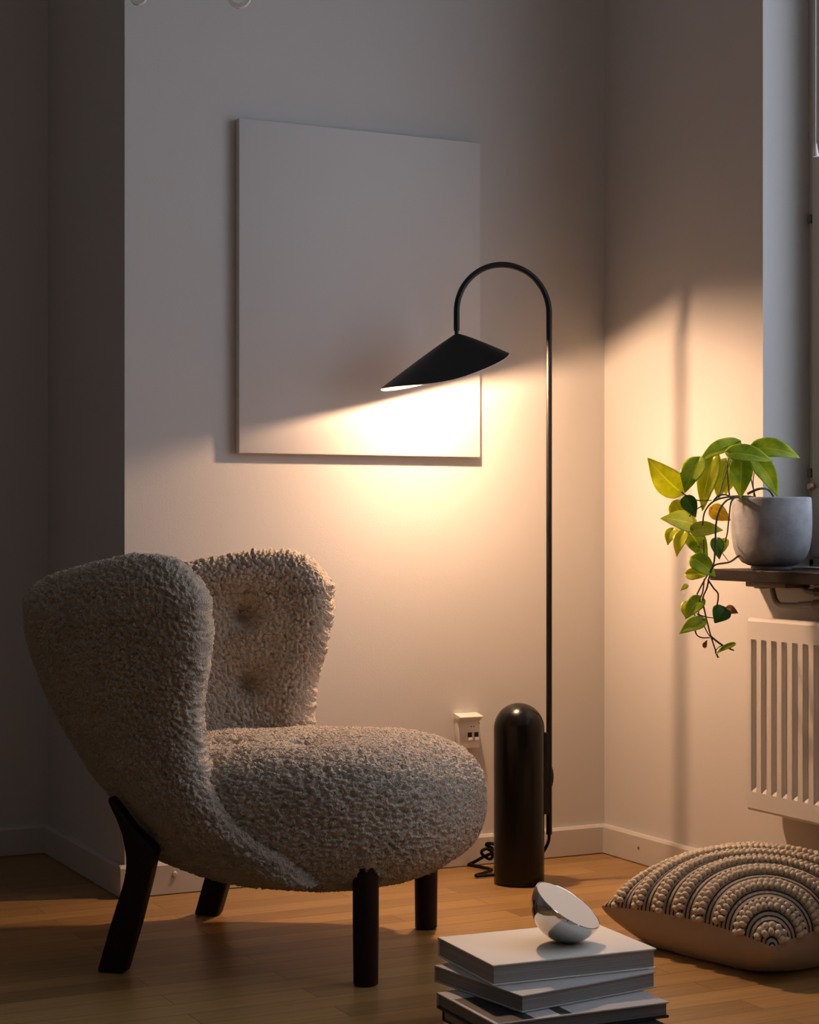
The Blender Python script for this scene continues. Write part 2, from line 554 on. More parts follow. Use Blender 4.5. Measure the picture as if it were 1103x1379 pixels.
# baseboards, 7 cm high with a sloped top
BH, BT = 0.069, 0.013
def skirting(name, horizontal, c, a, b, sgn):
    """board along X (or Y); c is the wall plane, the board grows by sgn"""
    prof = [(c, 0.002), (c + sgn * BT, 0.002), (c + sgn * BT, BH - 0.006), (c + sgn * BT * 0.7, BH), (c, BH)]
    g = Geo()
    g.prism(prof, 0 if horizontal else 1, a, b)
    return struct(name, g, M_trim)
bb = skirting('baseboard_back', True, YB, XC - BT, XR - BT, -1)
Geo().lathe([(0.006, 0), (0.006, 0.0025), (0.0045, 0.004), (0, 0.0045)], 20,
            Matrix.Translation(at(233, 1176, d=3.935)) @ Matrix.Rotation(PI / 2, 4, 'X')).build('screw_cap', M_trim, bb)
for v in bb.children: v.location.y += (YB - BT) - min((v.matrix_basis @ Vector(c))[1] for c in v.bound_box) - 0.0045
br_ = skirting('baseboard_right', False, XR, YF, YB, -1)
p = at(861, 1142, d=4.27)
Geo().lathe([(0.004, 0), (0.004, 0.001), (0, 0.0015)], 16,
            Matrix.Translation((XR - BT, p.y, p.z)) @ Matrix.Rotation(-PI / 2, 4, 'Y')).build('screw_cap', M_block, br_)
skirting('baseboard_return', False, XC, YB, YA, -1)
skirting('baseboard_alcove', True, YA, XL, XC - BT, -1)

# window in the right wall: frame, sash, pane, hinges
FX0, FX1 = 2.522, 2.60
def window(name, WY0, WY1):
    wf = Geo()
    wf.box((FX0, WY1 - 0.016, 0.70), (FX1, WY1, WZ1), 0.002)
    wf.box((FX0, WY0, 0.70), (FX1, WY0 + 0.016, WZ1), 0.002)
    wf.box((FX0, WY0, WZ1 - 0.02), (FX1, WY1, WZ1), 0.002)
    wf.box((FX0, WY0, 0.698), (FX1, WY1, 0.715), 0.002)
    win = wf.build(name, M_frame, sharp=30); win['kind'] = 'structure'
    def sash(y0, y1):
        z0, z1, w = 0.718, WZ1 - 0.022, 0.062
        s = Geo()
        s.box((2.514, y0, z0), (2.575, y0 + w, z1), 0.004); s.box((2.514, y1 - w, z0), (2.575, y1, z1), 0.004)
        s.box((2.516, y0 + w, z0), (2.575, y1 - w, z0 + w), 0.004); s.box((2.516, y0 + w, z1 - w), (2.575, y1 - w, z1), 0.004)
        o = s.build('sash', M_frame, win)
        Geo().box((2.548, y0 + w - 0.005, z0 + w - 0.005), (2.552, y1 - w + 0.005, z1 - w + 0.005)).build('pane', M_pane, o, smooth=False)
        return o
    ym = (WY0 + WY1) / 2
    sash(WY0 + 0.018, ym - 0.002)
    return sash(ym + 0.002, WY1 - 0.018)
s1 = window('window_1', WY0, WY1)
window('added_window', W2Y0, W2Y1)  # out of view, put in to bring daylight from the camera's side
for yy in (295, 637):
    p = at(1094, yy, d=3.915)
    Geo().box((2.508, WY1 - 0.019, p.z - 0.010), (2.522, WY1 - 0.010, p.z + 0.010), 0.003).build('hinge', M_hinge, s1)
p = at(1101.5, 655, d=3.905)
Geo().lathe([(0.0, 0.016), (0.006, 0.015), (0.0085, 0.009), (0.006, 0.003), (0.004, 0)], 24,
            Matrix.Translation((2.514, p.y, p.z)) @ Matrix.Rotation(-PI / 2, 4, 'Y')).build('knob', M_copper, s1)

# window sill
SX0, SYE = 2.285, 3.160
g = Geo()
g.box((SX0, WY0 - 0.05, 0.672), (XR, SYE, 0.696), 0.0015)
g.box((XR - 0.002, WY0, 0.672), (2.522, WY1, 0.696), 0.0)
o = struct('trim_1', g, M_sill)
g = Geo()
g.box((SX0, W2Y0 - 0.03, 0.672), (XR, W2Y1 + 0.03, 0.696), 0.0015)
g.box((XR - 0.002, W2Y0, 0.672), (2.522, W2Y1, 0.696), 0.0)
struct('trim_2', g, M_sill)  # sill of the added window

# blind cord with a bell-shaped pull
p = at(1098.5, 205, d=3.80)
t = thing('blind_cord', 'thin white blind cord with a small bell-shaped pull hanging at the window', 'cord', (p.x, p.y, p.z))
Geo().lathe([(0.0, 0.017), (0.0025, 0.017), (0.003, 0.012), (0.0045, 0.004), (0.0065, -0.006), (0.006, -0.009), (0, -0.009)], 20).build('pull', M_plastic, t)
Geo().tube([(0, 0, 0.016), (0, 0, WZ1 - p.z)], 0.0009, 8).build('string', M_plastic, t)
Geo().box((-0.012, -0.014, WZ1 - p.z - 0.025), (0.03, 0.014, WZ1 - p.z - 0.0005), 0.002).build('blind_bracket', M_plastic, t)

# ---------------------------------------------------------------- canvas on the back wall
tag(Geo().box((1.4526, YB - 0.023, 0.9425), (2.0475, YB - 0.0005, 1.6675), 0.0025, 2).build('blank_canvas', M_canvas),
    'large blank white stretched canvas hung on the back wall behind the floor lamp', 'canvas')

# ---------------------------------------------------------------- wall socket
p0, p1 = at(618, 964, d=4.22), at(657.5, 1010, d=4.215)
sx0, sx1, sz1, sz0 = p0.x, p1.x, p0.z, p1.z
t = thing('wall_socket', 'small white network socket box with two black ports on the back wall', 'socket', ((sx0 + sx1) / 2, YB, (sz0 + sz1) / 2))
hw, hh = (sx1 - sx0) / 2, (sz1 - sz0) / 2
Geo().box((-hw, -0.020, -hh), (hw, -0.0005, hh), 0.003).build('housing', M_plastic, t)
Geo().prism([(-0.0005, hh + 0.004), (-0.034, hh - 0.002), (-0.034, hh - 0.005), (-0.019, hh - 0.013), (-0.0005, hh - 0.013)], 0, -hw - 0.001, hw + 0.001, 0.001).build('hood', M_plastic, t)
for k, ux in enumerate((0.0015, 0.0185)):
    pt = Geo().box((ux - 0.0055, -0.0207, -0.012), (ux + 0.0055, -0.012, -0.001)).build('port', M_dark, t, smooth=False)
    Geo().box((ux - 0.0055, -0.0235, -0.0205), (ux + 0.0055, -0.019, -0.013), 0.001).build('port_flap', M_plastic, pt)
for ux, uz in ((0.005, 0.012), (0.012, 0.012), (0.026, 0.019)):
    Geo().lathe([(0.0016, 0), (0.0016, 0.0008), (0, 0.001)], 12, Matrix.Translation((ux, -0.0200, uz)) @ Matrix.Rotation(PI / 2, 4, 'X')).build('indicator', M_hinge, t)

# ---------------------------------------------------------------- radiator under the sill
RX = 2.33
RY1, RY0, RZ0, RZ1 = 3.090, 1.72, 0.204, 0.589
rad = thing('radiator', 'white ribbed panel radiator under the window sill', 'radiator', (XR, (RY0 + RY1) / 2, 0.0))
def rad_panel():
    pitch, gw, dep = 0.03335, 0.0185, 0.0085
    ncol = int((RY1 - RY0 - 0.03) / pitch)
    ys = [(RY1, 0), (RY1 - 0.004, 0)]
    y = RY1 - 0.0105
    for k in range(ncol):
        ys += [(y, 0), (y - 0.004, 1), (y - gw + 0.004, 1), (y - gw, 0)]
        y -= pitch
    ys += [(RY0, 0)]
    gz0, gz1 = 0.238, 0.552
    zs = [(RZ0 - 0.0, 0), (gz0, 0), (gz0 + 0.010, 1), (gz1 - 0.010, 1), (gz1, 0), (RZ1, 0)]
    v, f = [], []
    for (yy, a) in ys:
        for (zz, b) in zs:
            v.append((RX + dep * a * b, yy, zz))
    m = len(zs)
    for i in range(len(ys) - 1):
        for j in range(m - 1):
            f.append((i * m + j, i * m + j + 1, (i + 1) * m + j + 1, (i + 1) * m + j))
    # rolled rim all round the panel
    rim = [(RX, 0.0), (RX + 0.005, 0.0055), (RX + 0.014, 0.0075)]
    loop = [i * m for i in range(len(ys))] + [(len(ys) - 1) * m + j for j in range(1, m)] + [i * m + m - 1 for i in range(len(ys) - 2, -1, -1)] + [j for j in range(m - 2, 0, -1)]
    prev = loop
    for (xx, oo) in rim[1:]:
        cur = []
        for i in loop:
            p = v[i]
            dy = oo if abs(p[1] - RY1) < 1e-6 else (-oo if abs(p[1] - RY0) < 1e-6 else 0)
            dz = oo if abs(p[2] - RZ1) < 1e-6 else (-oo if abs(p[2] - RZ0) < 1e-6 else 0)
            cur.append(len(v)); v.append((xx, p[1] + dy, p[2] + dz))
        n = len(loop)
        for i in range(n):
            f.append((prev[i], prev[(i + 1) % n], cur[(i + 1) % n], cur[i]))
        prev = cur
    return v, f
v, f = rad_panel()
mesh('front_panel', v, f, M_rad, rad, smooth=True, world=True, sharp=25)
Geo().box((RX + 0.012, RY0, RZ0 + 0.005), (RX + 0.045, RY1, RZ1 + 0.001), 0.002).build('convector', M_rad, rad, world=True)
for yy in (RY1 - 0.18, RY0 + 0.18):
    Geo().box((RX + 0.043, yy - 0.015, RZ0 + 0.06), (XR - 0.0005, yy + 0.015, RZ1 - 0.06), 0.002).build('wall_bracket', M_rad, rad, world=True)

# brown bracket screwed under the sill, and the grey pipes of the heating
p0, p1 = at(1007, 784, d=3.875), at(1066, 789, d=3.80)
t = thing('sill_bracket', 'flat brown bracket fixed under the dark window sill', 'bracket', (2.335, 3.02, 0.672))
Geo().box((2.312, 2.945, 0.6610), (2.375, 3.075, 0.6718), 0.002).build('bracket_plate', M_block, t, world=True)
Geo().box((2.330, 3.045, 0.6570), (2.365, 3.070, 0.6612), 0.001).build('bracket_screw_block', M_pipe, t, world=True)
t = thing('heating_pipe', 'bent grey heating pipe with a valve nut between sill and radiator', 'pipe', tuple(at(1075, 815, d=3.80)))
def atx(px, py, X):
    d = X / (SA + CA * (px - CX) / FPX)
    return at(px, py, d=d)
Geo().tube([atx(1040, 791, 2.35), atx(1041, 798, 2.35), atx(1044, 808, 2.35), atx(1049, 813.5, 2.35), atx(1056, 815, 2.35), atx(1079, 815.5, 2.35)], 0.0058, 14, 6).build('pipe', M_pipe, t, world=True)
Geo().tube([atx(1077, 815, 2.35), atx(1100, 814, 2.35)], 0.0072, 12).build('sleeve', M_pipe, t, world=True)
Geo().tube([atx(1099, 815, 2.35), atx(1112, 814, 2.35)], 0.0125, 6).build('valve_nut', M_hinge, t, world=True)
Geo().tube([atx(1062, 790.5, 2.36), atx(1078, 790.5, 2.36), atx(1088, 796, 2.36), atx(1101, 797, 2.36)], 0.0056, 12, 6).build('pipe', M_pipe, t, world=True)
Geo().tube([atx(1099, 797, 2.36), atx(1112, 797.5, 2.36)], 0.0095, 6).build('valve_nut', M_hinge, t, world=True)

# ---------------------------------------------------------------- floor lamp
BX, BY = 2.0266, 3.509
AD = Vector((-0.962, 0.275, 0)).normalized()     # from pole to shade
AP = Vector((AD.y, -AD.x, 0))                    # to the wall side
if AP.y < 0: AP = -AP
POLE = Vector((2.092, 3.490, 0))
lamp = thing('floor_lamp', 'black arched floor lamp with tilted cone shade and domed cylinder base', 'lamp', (BX, BY, 0))
def L3(s, w, z): return POLE + AD * s + AP * w + Vector((0, 0, z))
RB, HB = 0.0555, 0.396
prof = [(0, 0.001), (RB - 0.003, 0.001), (RB, 0.004)] + [(RB, z) for z in np.linspace(0.02, HB - RB, 6)]
prof += [(RB * math.cos(a), HB - RB + RB * math.sin(a)) for a in np.linspace(0, PI / 2, 14)[1:-1]] + [(0, HB)]
Geo().lathe(prof, 72).build('base', M_blackg, lamp, sharp=60)
pts = [L3(0, 0, 0.105), L3(0, 0, 0.5), L3(0, 0, 0.9)]
pts += [L3(0, 0, 0.9 + 0.3535 * k / 6) for k in range(1, 6)]
RA = 0.1042
pts += [L3(RA - RA * math.cos(a), 0, 1.2535 + RA * math.sin(a)) for a in np.linspace(0, PI, 40)]
pts += [L3(2 * RA, 0, 1.2535 - k) for k in (0.02, 0.043)]
Geo().tube(pts, 0.0066, 16).build('pole', M_black, lamp, world=True)
u = AD.copy(); wv = AP.copy()
def obox(lo, hi, bev):      # box in the lamp's own axes (s, w, z)
    M = Matrix(((u.x, wv.x, 0, POLE.x), (u.y, wv.y, 0, POLE.y), (0, 0, 1, 0), (0, 0, 0, 1)))
    return Geo().box(lo, hi, bev, 2, M)
obox((0.002, -0.008, 0.150), (0.0165, 0.008, 0.330), 0.002).build('bracket', M_black, lamp, world=True)
Mk = Matrix(((u.x * 0.0125, wv.x * 0.006, 0, POLE.x + u.x * 0.002), (u.y * 0.0125, wv.y * 0.006, 0, POLE.y + u.y * 0.002), (0, 0, 0.031, 0.232), (0, 0, 0, 1)))
Geo().lathe([(0, -1)] + [(math.cos(a), math.sin(a)) for a in np.linspace(-PI / 2, PI / 2, 18)[1:-1]] + [(0, 1)], 24, Mk).build('dimmer_knob', M_black, lamp, world=True)
# cord: leaves the pole, runs behind the base and lies in loops on its left
cpts = [L3(0, 0, 0.108), L3(0.002, 0.0, 0.088), L3(0.016, 0.006, 0.060), L3(0.035, 0.03, 0.030), L3(0.06, 0.06, 0.006), L3(0.10, 0.075, 0.005), L3(0.15, 0.07, 0.006)]
q = lambda px, py, dd: at(px, py, d=dd)
cpts += [q(662, 1172, 4.16), q(650, 1168, 4.20), q(634, 1168, 4.235), q(631, 1164, 4.24), q(640, 1160, 4.235), q(655, 1152, 4.22), q(664, 1150, 4.215),
         q(660, 1157, 4.205), q(650, 1151, 4.20), q(649, 1146, 4.195), q(656, 1143, 4.20), q(663, 1147, 4.21), q(662, 1141, 4.215), q(655, 1138, 4.21),
         q(658, 1135.5, 4.20), q(667, 1138, 4.195), q(672, 1150, 4.19), q(668, 1166, 4.185), q(676, 1172, 4.17)]
for c in cpts:
    c.z = max(c.z, 0.0048); c.y = min(c.y, YB - BT - 0.005)
Geo().tube(cpts, 0.0037, 8, 7).build('power_cord', M_cord, lamp, world=True)
# shade: cone with an off-centre apex and a drooping oval rim
TL, TR, ZTL, ZTR = 0.376, 0.0952, 1.0835, 1.1655
SWN, SWF = 0.102, 0.074                           # half widths, room side and wall side
def rim(phi):      # phi 0 = outer tip, pi = inner tip; sin > 0 towards the wall
    c, sn = math.cos(phi), math.sin(phi)
    ex = 0.86 if c > 0 else 0.74
    c = math.copysign(abs(c) ** ex, c); a = abs(sn) ** 0.86
    m = (1 - c) / 2
    s = TL + (TR - TL) * m
    z = ZTL + (ZTR - ZTL) * m
    w = math.copysign((SWF if sn > 0 else SWN) * a * (0.80 + 0.25 * m), sn)
    if sn > 0: z -= 0.017 * a ** 1.3 * (0.80 + 0.25 * m)
    else: z -= 0.0275 * a ** 1.3 * (0.22 + 0.78 * math.sin(min(1, m / 0.62) * PI / 2)) * (1 - 0.22 * max(0, m - 0.5) / 0.5)
    return Vector((s, w, z))
APEX = Vector((0.2084, 0.0, 1.2085))
def cone(off, name, mat, parent, thick):
    n, rows = 96, 22
    v, f = [], []
    for layer in (0, 1):
        dz = -(off + thick * layer)
        for i in range(rows + 1):
            t = i / rows
            for k in range(n):
                R = rim(2 * PI * k / n)
                p = APEX.lerp(R, t)
                # tiny rounding at the apex, slight belly
                p.z += -0.003 * (1 - t) ** 8 + 0.0012 * math.sin(PI * t)
                p.z += dz * (1.0 if i < rows else 0.6)
                if layer: p.x, p.y = p.x + (APEX.x - p.x) * thick * 3, p.y * (1 - thick * 3)
                q_ = L3(p.x, p.y, p.z); v.append(q_)
    o1 = (rows + 1) * n
    for layer in (0, 1):
        b = layer * o1
        for i in range(rows):
            for k in range(n):
                k2 = (k + 1) % n
                f.append((b + i * n + k, b + i * n + k2, b + (i + 1) * n + k2, b + (i + 1) * n + k))
    for k in range(n):
        k2 = (k + 1) % n
        f.append((rows * n + k, rows * n + k2, o1 + rows * n + k2, o1 + rows * n + k))
    return mesh(name, v, f, mat, parent, True, True, 50)
shade = cone(0.0, 'shade', M_black, lamp, 0.0016)
cone(0.0022, 'shade_lining', M_lining, shade, 0.0010)
Geo().lathe([(0.0045, 0), (0.0045, 0.012), (0.0040, 0.014)], 20, Matrix.Translation(L3(0.2084, 0, 1.2035))).build('shade_collar', M_black, lamp, world=True)
BULB = L3(0.205, -0.018, 1.137)
BULB_AXIS = (Vector((0, 0, -1)) * 0.80 - AD * 0.20 - AP * 0.56).normalized()      # the bulb looks down and into the room
TILT = Matrix.Translation(BULB) @ (-BULB_AXIS).to_track_quat('Z', 'Y').to_matrix().to_4x4()
Geo().lathe([(0.012, 0.006), (0.014, 0.030), (0.010, 0.040)], 20, TILT).build('bulb_socket', M_lining, lamp, world=True)
bm = bmesh.new(); bmesh.ops.create_icosphere(bm, subdivisions=3, radius=0.027)
Geo()._bm(bm, TILT @ Matrix.Diagonal((1, 1, 0.34, 1))).build('bulb', M_bulb, lamp, world=True)

# ---------------------------------------------------------------- armchair
CH = thing('armchair', 'low wingback armchair in curly beige sheepskin on four dark wooden legs', 'chair', (1.3159, 3.1806, 0), math.atan2(-0.648, 0.762) - math.radians(4))

def curl(p, amp):
    """tufted curls of the sheepskin"""
    w = mnoise.noise_vector(p * 70.0) * 0.35
    F = mnoise.voronoi(p * CURL + w)[0]
    lump = mnoise.noise(p * 26.0)
    return amp * (0.55 - 1.35 * F[0] * F[0] - 0.25 * F[0]) + 0.0022 * lump
CURL = 148.0
def fleece(verts, faces, amp):
    """push every point along its own normal by the height of the curls"""
    me = bpy.data.meshes.new('fleece')
    me.from_pydata([tuple(v) for v in verts], [], faces)
    bm = bmesh.new(); bm.from_mesh(me)
    bmesh.ops.recalc_face_normals(bm, faces=bm.faces)
    bm.normal_update()
    out = [v.co + v.normal * curl(v.co, amp) for v in bm.verts]
    bm.free(); bpy.data.meshes.remove(me)
    return out

def grid_normals(P):
    du = np.gradient(P, axis=0); dv = np.gradient(P, axis=1)
    nn = np.cross(du, dv)
    return nn / (np.linalg.norm(nn, axis=2, keepdims=True) + 1e-12)

# rear profile of the outer back, and front edge of the wings (u forward, z up)
Zb = [0.16, 0.235, 0.281, 0.322, 0.3735, 0.439, 0.511, 0.576, 0.635, 0.679, 0.74]
Ub = [-0.11, -0.20, -0.268, -0.320, -0.372, -0.420, -0.457, -0.482, -0.490, -0.477, -0.440]
Zf = [0.15, 0.185, 0.22, 0.26, 0.30, 0.345, 0.40, 0.47, 0.54, 0.60, 0.75]
Uf = [0.180, 0.172, 0.140, 0.064, 0.020, -0.016, -0.032, -0.030, -0.014, -0.005, -0.003]
Zv = [0.15, 0.22, 0.30, 0.36, 0.43, 0.52, 0.65, 0.75]
Vv = [0.238, 0.262, 0.268, 0.266, 0.272, 0.290, 0.308, 0.304]
TK = 0.047
def shell():
    nt_, nz_ = 560, 240
    phis = np.linspace(-PI / 2, PI / 2, nt_)
    # spend the columns evenly along the curve
    ex = 2 / 1.92
    def plan(phi, z):
        uf = interp(z, Zf, Uf); ub = interp(z, Zb, Ub) + TK; vv = interp(z, Zv, Vv)
        c, s = abs(math.cos(phi)), math.sin(phi)
        return uf - (uf - ub) * (c ** ex if c > 0 else 0), vv * math.copysign(abs(s) ** ex, s)
    fine = np.linspace(-PI / 2, PI / 2, 2000)
    pp = np.array([plan(a, 0.5) for a in fine])
    al = np.concatenate([[0], np.cumsum(np.linalg.norm(np.diff(pp, axis=0), axis=1))])
    phis = np.interp(np.linspace(0, al[-1], nt_), al, fine)
    P = np.zeros((nt_, nz_, 3)); E = np.zeros((nt_, nz_))
    RC = 0.125
    for i, a in enumerate(phis):
        side = abs(math.sin(a)) ** 1.5
        u0, _ = plan(a, 0.6)
        over = max(0.0, u0 - (0.004 - RC)) / RC
        top0 = 0.686 + 0.051 * min(1, max(0, (u0 + 0.38) / 0.20)) ** 0.8
        ztop = top0 - RC + RC * math.sqrt(max(0.0, 1 - min(1, over) ** 2.2))
        zbot = interp(u0, [-0.45, -0.39, -0.30, -0.20, -0.1, -0.03, 0.004], [0.265, 0.262, 0.250, 0.222, 0.196, 0.176, 0.172])
        for j in range(nz_):
            t = j / (nz_ - 1)
            z = zbot + (ztop - zbot) * t
            uu, vv = plan(a, z)
            P[i, j] = (uu, vv, z)
    # distance to the nearest border, measured on the sheet
    dcol = np.concatenate([np.zeros((1, nz_)), np.cumsum(np.linalg.norm(np.diff(P, axis=0), axis=2), axis=0)])
    drow = np.concatenate([np.zeros((nt_, 1)), np.cumsum(np.linalg.norm(np.diff(P, axis=1), axis=2), axis=1)], axis=1)
    dfront = np.minimum(dcol, dcol[-1:] - dcol)
    dtop = drow[:, -1:] - drow
    dbot = drow
    R = 0.064
    def rnd(d, R): 
        x = np.clip(d / R, 0, 1); return np.sqrt(np.maximum(0, 1 - (1 - x) ** 2))
    prof = np.minimum(np.minimum(rnd(dfront, R), rnd(dtop, R)), rnd(dbot, 0.045))
    Nn = grid_normals(P)
    # make normals point inwards (towards the sitter)
    if Nn[nt_ // 2, nz_ // 2, 0] < 0: Nn = -Nn
    fat = TK * (1 + 0.10 * np.exp(-((dtop - 0.1) / 0.1) ** 2))
    verts, faces = [], []
    dimples = [(-0.160, 1, 0.612), (-0.160, -1, 0.612), (-0.142, 1, 0.474), (-0.142, -1, 0.474)]
    best = [(9, None, None)] * 4
    idx = {}
    for layer, sg in ((0, 1), (1, -1)):
        for i in range(nt_):
            for j in range(nz_):
                border = i in (0, nt_ - 1) or j in (0, nz_ - 1)
                if layer and border: idx[(1, i, j)] = idx[(0, i, j)]; continue
                nv = Vector(Nn[i, j]); c = Vector(P[i, j])
                p = c + nv * (sg * fat[i, j] * prof[i, j])
                if layer == 0:      # inside: soft padding and button dimples
                    p += nv * (0.010 * prof[i, j] ** 3 * math.exp(-((p.z - 0.42) / 0.12) ** 2))
                    for kd, (dx, sy, dz) in enumerate(dimples):
                        if p.y * sy < 0: continue
                        rr = (p.x - dx) ** 2 + (p.z - dz) ** 2
                        if rr < 0.03:
                            p -= nv * (0.042 * math.exp(-rr / 0.0006) + 0.012 * math.exp(-rr / 0.004)) * prof[i, j]
                            if rr < best[kd][0]: best[kd] = (rr, p.copy(), nv.copy())
                    # shallow crease between the two buttons of each wing
                    st = min(1, max(0, (p.x + 0.205) / 0.075)); st = st * st * (3 - 2 * st)
                    p -= nv * 0.017 * (1 - st) * math.exp(-((p.z - 0.54) / 0.135) ** 6) * prof[i, j]
                idx[(layer, i, j)] = len(verts); verts.append(p)
        for i in range(nt_ - 1):
            for j in range(nz_ - 1):
                q_ = (idx[(layer, i, j)], idx[(layer, i + 1, j)], idx[(layer, i + 1, j + 1)], idx[(layer, i, j + 1)])
                faces.append(q_ if layer else q_[::-1])
    return fleece(verts, faces, 0.0088), faces, best
v, f, dimples = shell()
mesh('backrest', v, f, M_fur, CH)

def seat():
    n = 150
    verts, faces, key = [], [], {}
    u0, u1, HV = -0.285, 0.384, 0.284
    uc, hu = (u0 + u1) / 2, (u1 - u0) / 2
    zc, hz = 0.267, 0.132
    dm = [(0.10, -0.10), (0.10, 0.10), (-0.06, -0.11), (-0.06, 0.11)]
    def vert(p):
        k = tuple(round(x * 1e4) for x in p)
        if k in key: return key[k]
        x, y, z = p
        # direction to a superellipsoid
        l = (abs(x) ** 2.7 + abs(y) ** 2.7) ** (1 / 2.7)
        ez = 3.1
        sc = (l ** ez + abs(z) ** ez) ** (-1 / ez)
        x, y, z = x * sc, y * sc, z * sc
        low = max(0.0, -z)
        uu = uc + x * hu * (1 - 0.075 * low ** 1.5) - 0.006 * low
        vv = y * HV * (1 - 0.06 * low ** 1.5) * (1 - 0.24 * max(0.0, -x) ** 1.3)
        zz = zc + z * hz + 0.010 * max(0.0, x) * max(0, z) + 0.008 * max(0.0, z) * (1 - x * x)
        if z < 0: zz += 0.030 * low * max(0.0, -x) ** 1.2
        P = Vector((uu, vv, zz))
        nrm = Vector((math.copysign(abs(x) ** 1.7, x) / hu, math.copysign(abs(y) ** 1.7, y) / HV, math.copysign(abs(z) ** 2.1, z) / hz)).normalized()
        if z > 0:
            for (du, dv) in dm:
                rr = (uu - du) ** 2 + (vv - dv) ** 2
                P -= Vector((0, 0, 1)) * (0.016 * math.exp(-rr / 0.0012) + 0.007 * math.exp(-rr / 0.007))
        key[k] = len(verts); verts.append(P)
        return key[k]
    for ax in range(3):
        for sg in (-1, 1):
            G = [[None] * (n + 1) for _ in range(n + 1)]
            for i in range(n + 1):
                for j in range(n + 1):
                    a, b = math.tan((i / n * 2 - 1) * PI / 4), math.tan((j / n * 2 - 1) * PI / 4)
                    p = [0, 0, 0]; p[ax] = sg; p[(ax + 1) % 3] = a; p[(ax + 2) % 3] = b
                    G[i][j] = vert(p)
            for i in range(n):
                for j in range(n):
                    faces.append((G[i][j], G[i + 1][j], G[i + 1][j + 1], G[i][j + 1]))
    return fleece(verts, faces, 0.0084), faces, dm
v, f, dm = seat()
mesh('seat', v, f, M_fur, CH)
Zt = lambda z: Matrix.Translation(z)
for (_, bp, bn) in dimples:
    M = Zt(bp - bn * 0.010) @ bn.to_track_quat('Z', 'Y').to_matrix().to_4x4()
    Geo().lathe([(0, 0.006), (0.006, 0.0055), (0.010, 0.003), (0.011, 0)], 20, M).build('button', M_fur, CH)
for (du, dv) in dm:
    Geo().lathe([(0, 0.006), (0.006, 0.0055), (0.010, 0.003), (0.011, 0)], 20, Zt((du, dv, 0.380))).build('button', M_fur, CH)
# legs: straight round front legs, curved rear legs that run up the shell
for sv in (-1, 1):
    LR = Matrix.Rotation(math.radians(4), 4, 'Z')
    M = LR @ Zt((0.233, 0.2255 * sv, 0))
    Geo().lathe([(0, 0.0005), (0.019, 0.0005), (0.0215, 0.003), (0.0226, 0.10), (0.0228, 0.235), (0, 0.235)], 32, M).build('leg', M_legs, CH)
    poly = [(-0.249, 0.0005), (-0.2268, 0.0766), (-0.1995, 0.160), (-0.1945, 0.185), (-0.1945, 0.208), (-0.2013, 0.243), (-0.212, 0.270), (-0.2293, 0.303), (-0.226, 0.311),
            (-0.205, 0.288), (-0.1848, 0.262), (-0.1389, 0.220), (-0.150, 0.171), (-0.1707, 0.0925), (-0.1986, 0.0005)]
    Geo().prism(poly, 1, 0.243 * sv - 0.018, 0.243 * sv + 0.018, 0.006, 3, LR).build('leg', M_legs, CH, sharp=40)

# ---------------------------------------------------------------- potted plant on the sill
PX, PY, PZ = 2.358, 3.048, 0.6965
pot = thing('potted_plant', 'trailing green and yellow leafed plant in a grey concrete pot on the sill', 'plant', (PX, PY, PZ))
prof = [(0, 0.0), (0.040, 0.0), (0.042, 0.003), (0.041, 0.007), (0.047, 0.008), (0.060, 0.0145), (0.071, 0.027), (0.0775, 0.044), (0.0808, 0.066), (0.0822, 0.090), (0.0818, 0.120), (0.0806, 0.143),
        (0.0800, 0.1465), (0.0780, 0.1480), (0.0755, 0.1478), (0.0735, 0.145), (0.0735, 0.120), (0, 0.120)]
Geo().lathe(prof, 72).build('pot', M_conc, pot, sharp=50)
Geo().lathe([(0.0732, 0.1205), (0.0732, 0.130), (0.05, 0.133), (0, 0.134)], 32).build('soil', M_soil, pot)
RV, FV = Vector((CA, -SA, 0)), Vector((SA, CA, 0))
D0 = 3.785
def c8(x, y, dd=0.0): return at(850 + x / 4.412, 570 + y / 4.412, d=D0 + dd)
def c4(x, y, dd=0.0): return at(840 + x / 4.057, 560 + y / 4.057, d=D0 + dd)
def leaf(B, T, wid, mat, tilt=(0.0, 0.25), fold=0.16, arch=0.10, lob=0.14):
    """heart leaf from stalk end B to tip T; tilt turns the blade (sideways, up) off the view"""
    L = (T - B).length; e1 = (T - B).normalized()
    hint = (-FV + RV * (tilt[0] - 0.30) + Vector((0, 0, 1)) * tilt[1]).normalized()
    n = (hint - e1 * hint.dot(e1)).normalized(); e2 = n.cross(e1)
    W = wid * 0.5
    ns, nw = 18, 10
    v, f = [], []
    for i in range(ns + 1):
        s = i / ns
        w = W * (math.sin(PI * min(1, s) ** 0.62) ** 0.78 if 0 < s < 1 else 0.0) * 1.02
        w *= (1 - 0.30 * s ** 3)
        for j in range(nw + 1):
            t = j / nw * 2 - 1
            x = s * L - lob * L * abs(t) ** 1.5 * (1 - s) ** 3
            y = w * t
            if s < 0.12: y = max(min(y, W), -W)
            zz = arch * L * math.sin(PI * s) * 0.9 - arch * L * 0.5 * s ** 3 + fold * abs(y) + 0.012 * L * math.sin(9 * s + 3 * t) * abs(t)
            v.append(B + e1 * x + e2 * y + n * zz)
    m = nw + 1
    for i in range(ns):
        for j in range(nw):
            f.append((i * m + j, i * m + j + 1, (i + 1) * m + j + 1, (i + 1) * m + j))
    o = mesh('leaf', v, f, mat, pot, True, True)
    uv = o.data.uv_layers.new(name='blade')
    for lp in o.data.loops:
        i, j = divmod(lp.vertex_index, m)
        uv.data[lp.index].uv = (i / ns, j / nw)
    sm = o.modifiers.new('thickness', 'SOLIDIFY'); sm.thickness = 0.0006; sm.offset = 0
    return o
S8 = D0 / FPX / 4.412; S4 = D0 / FPX / 4.057
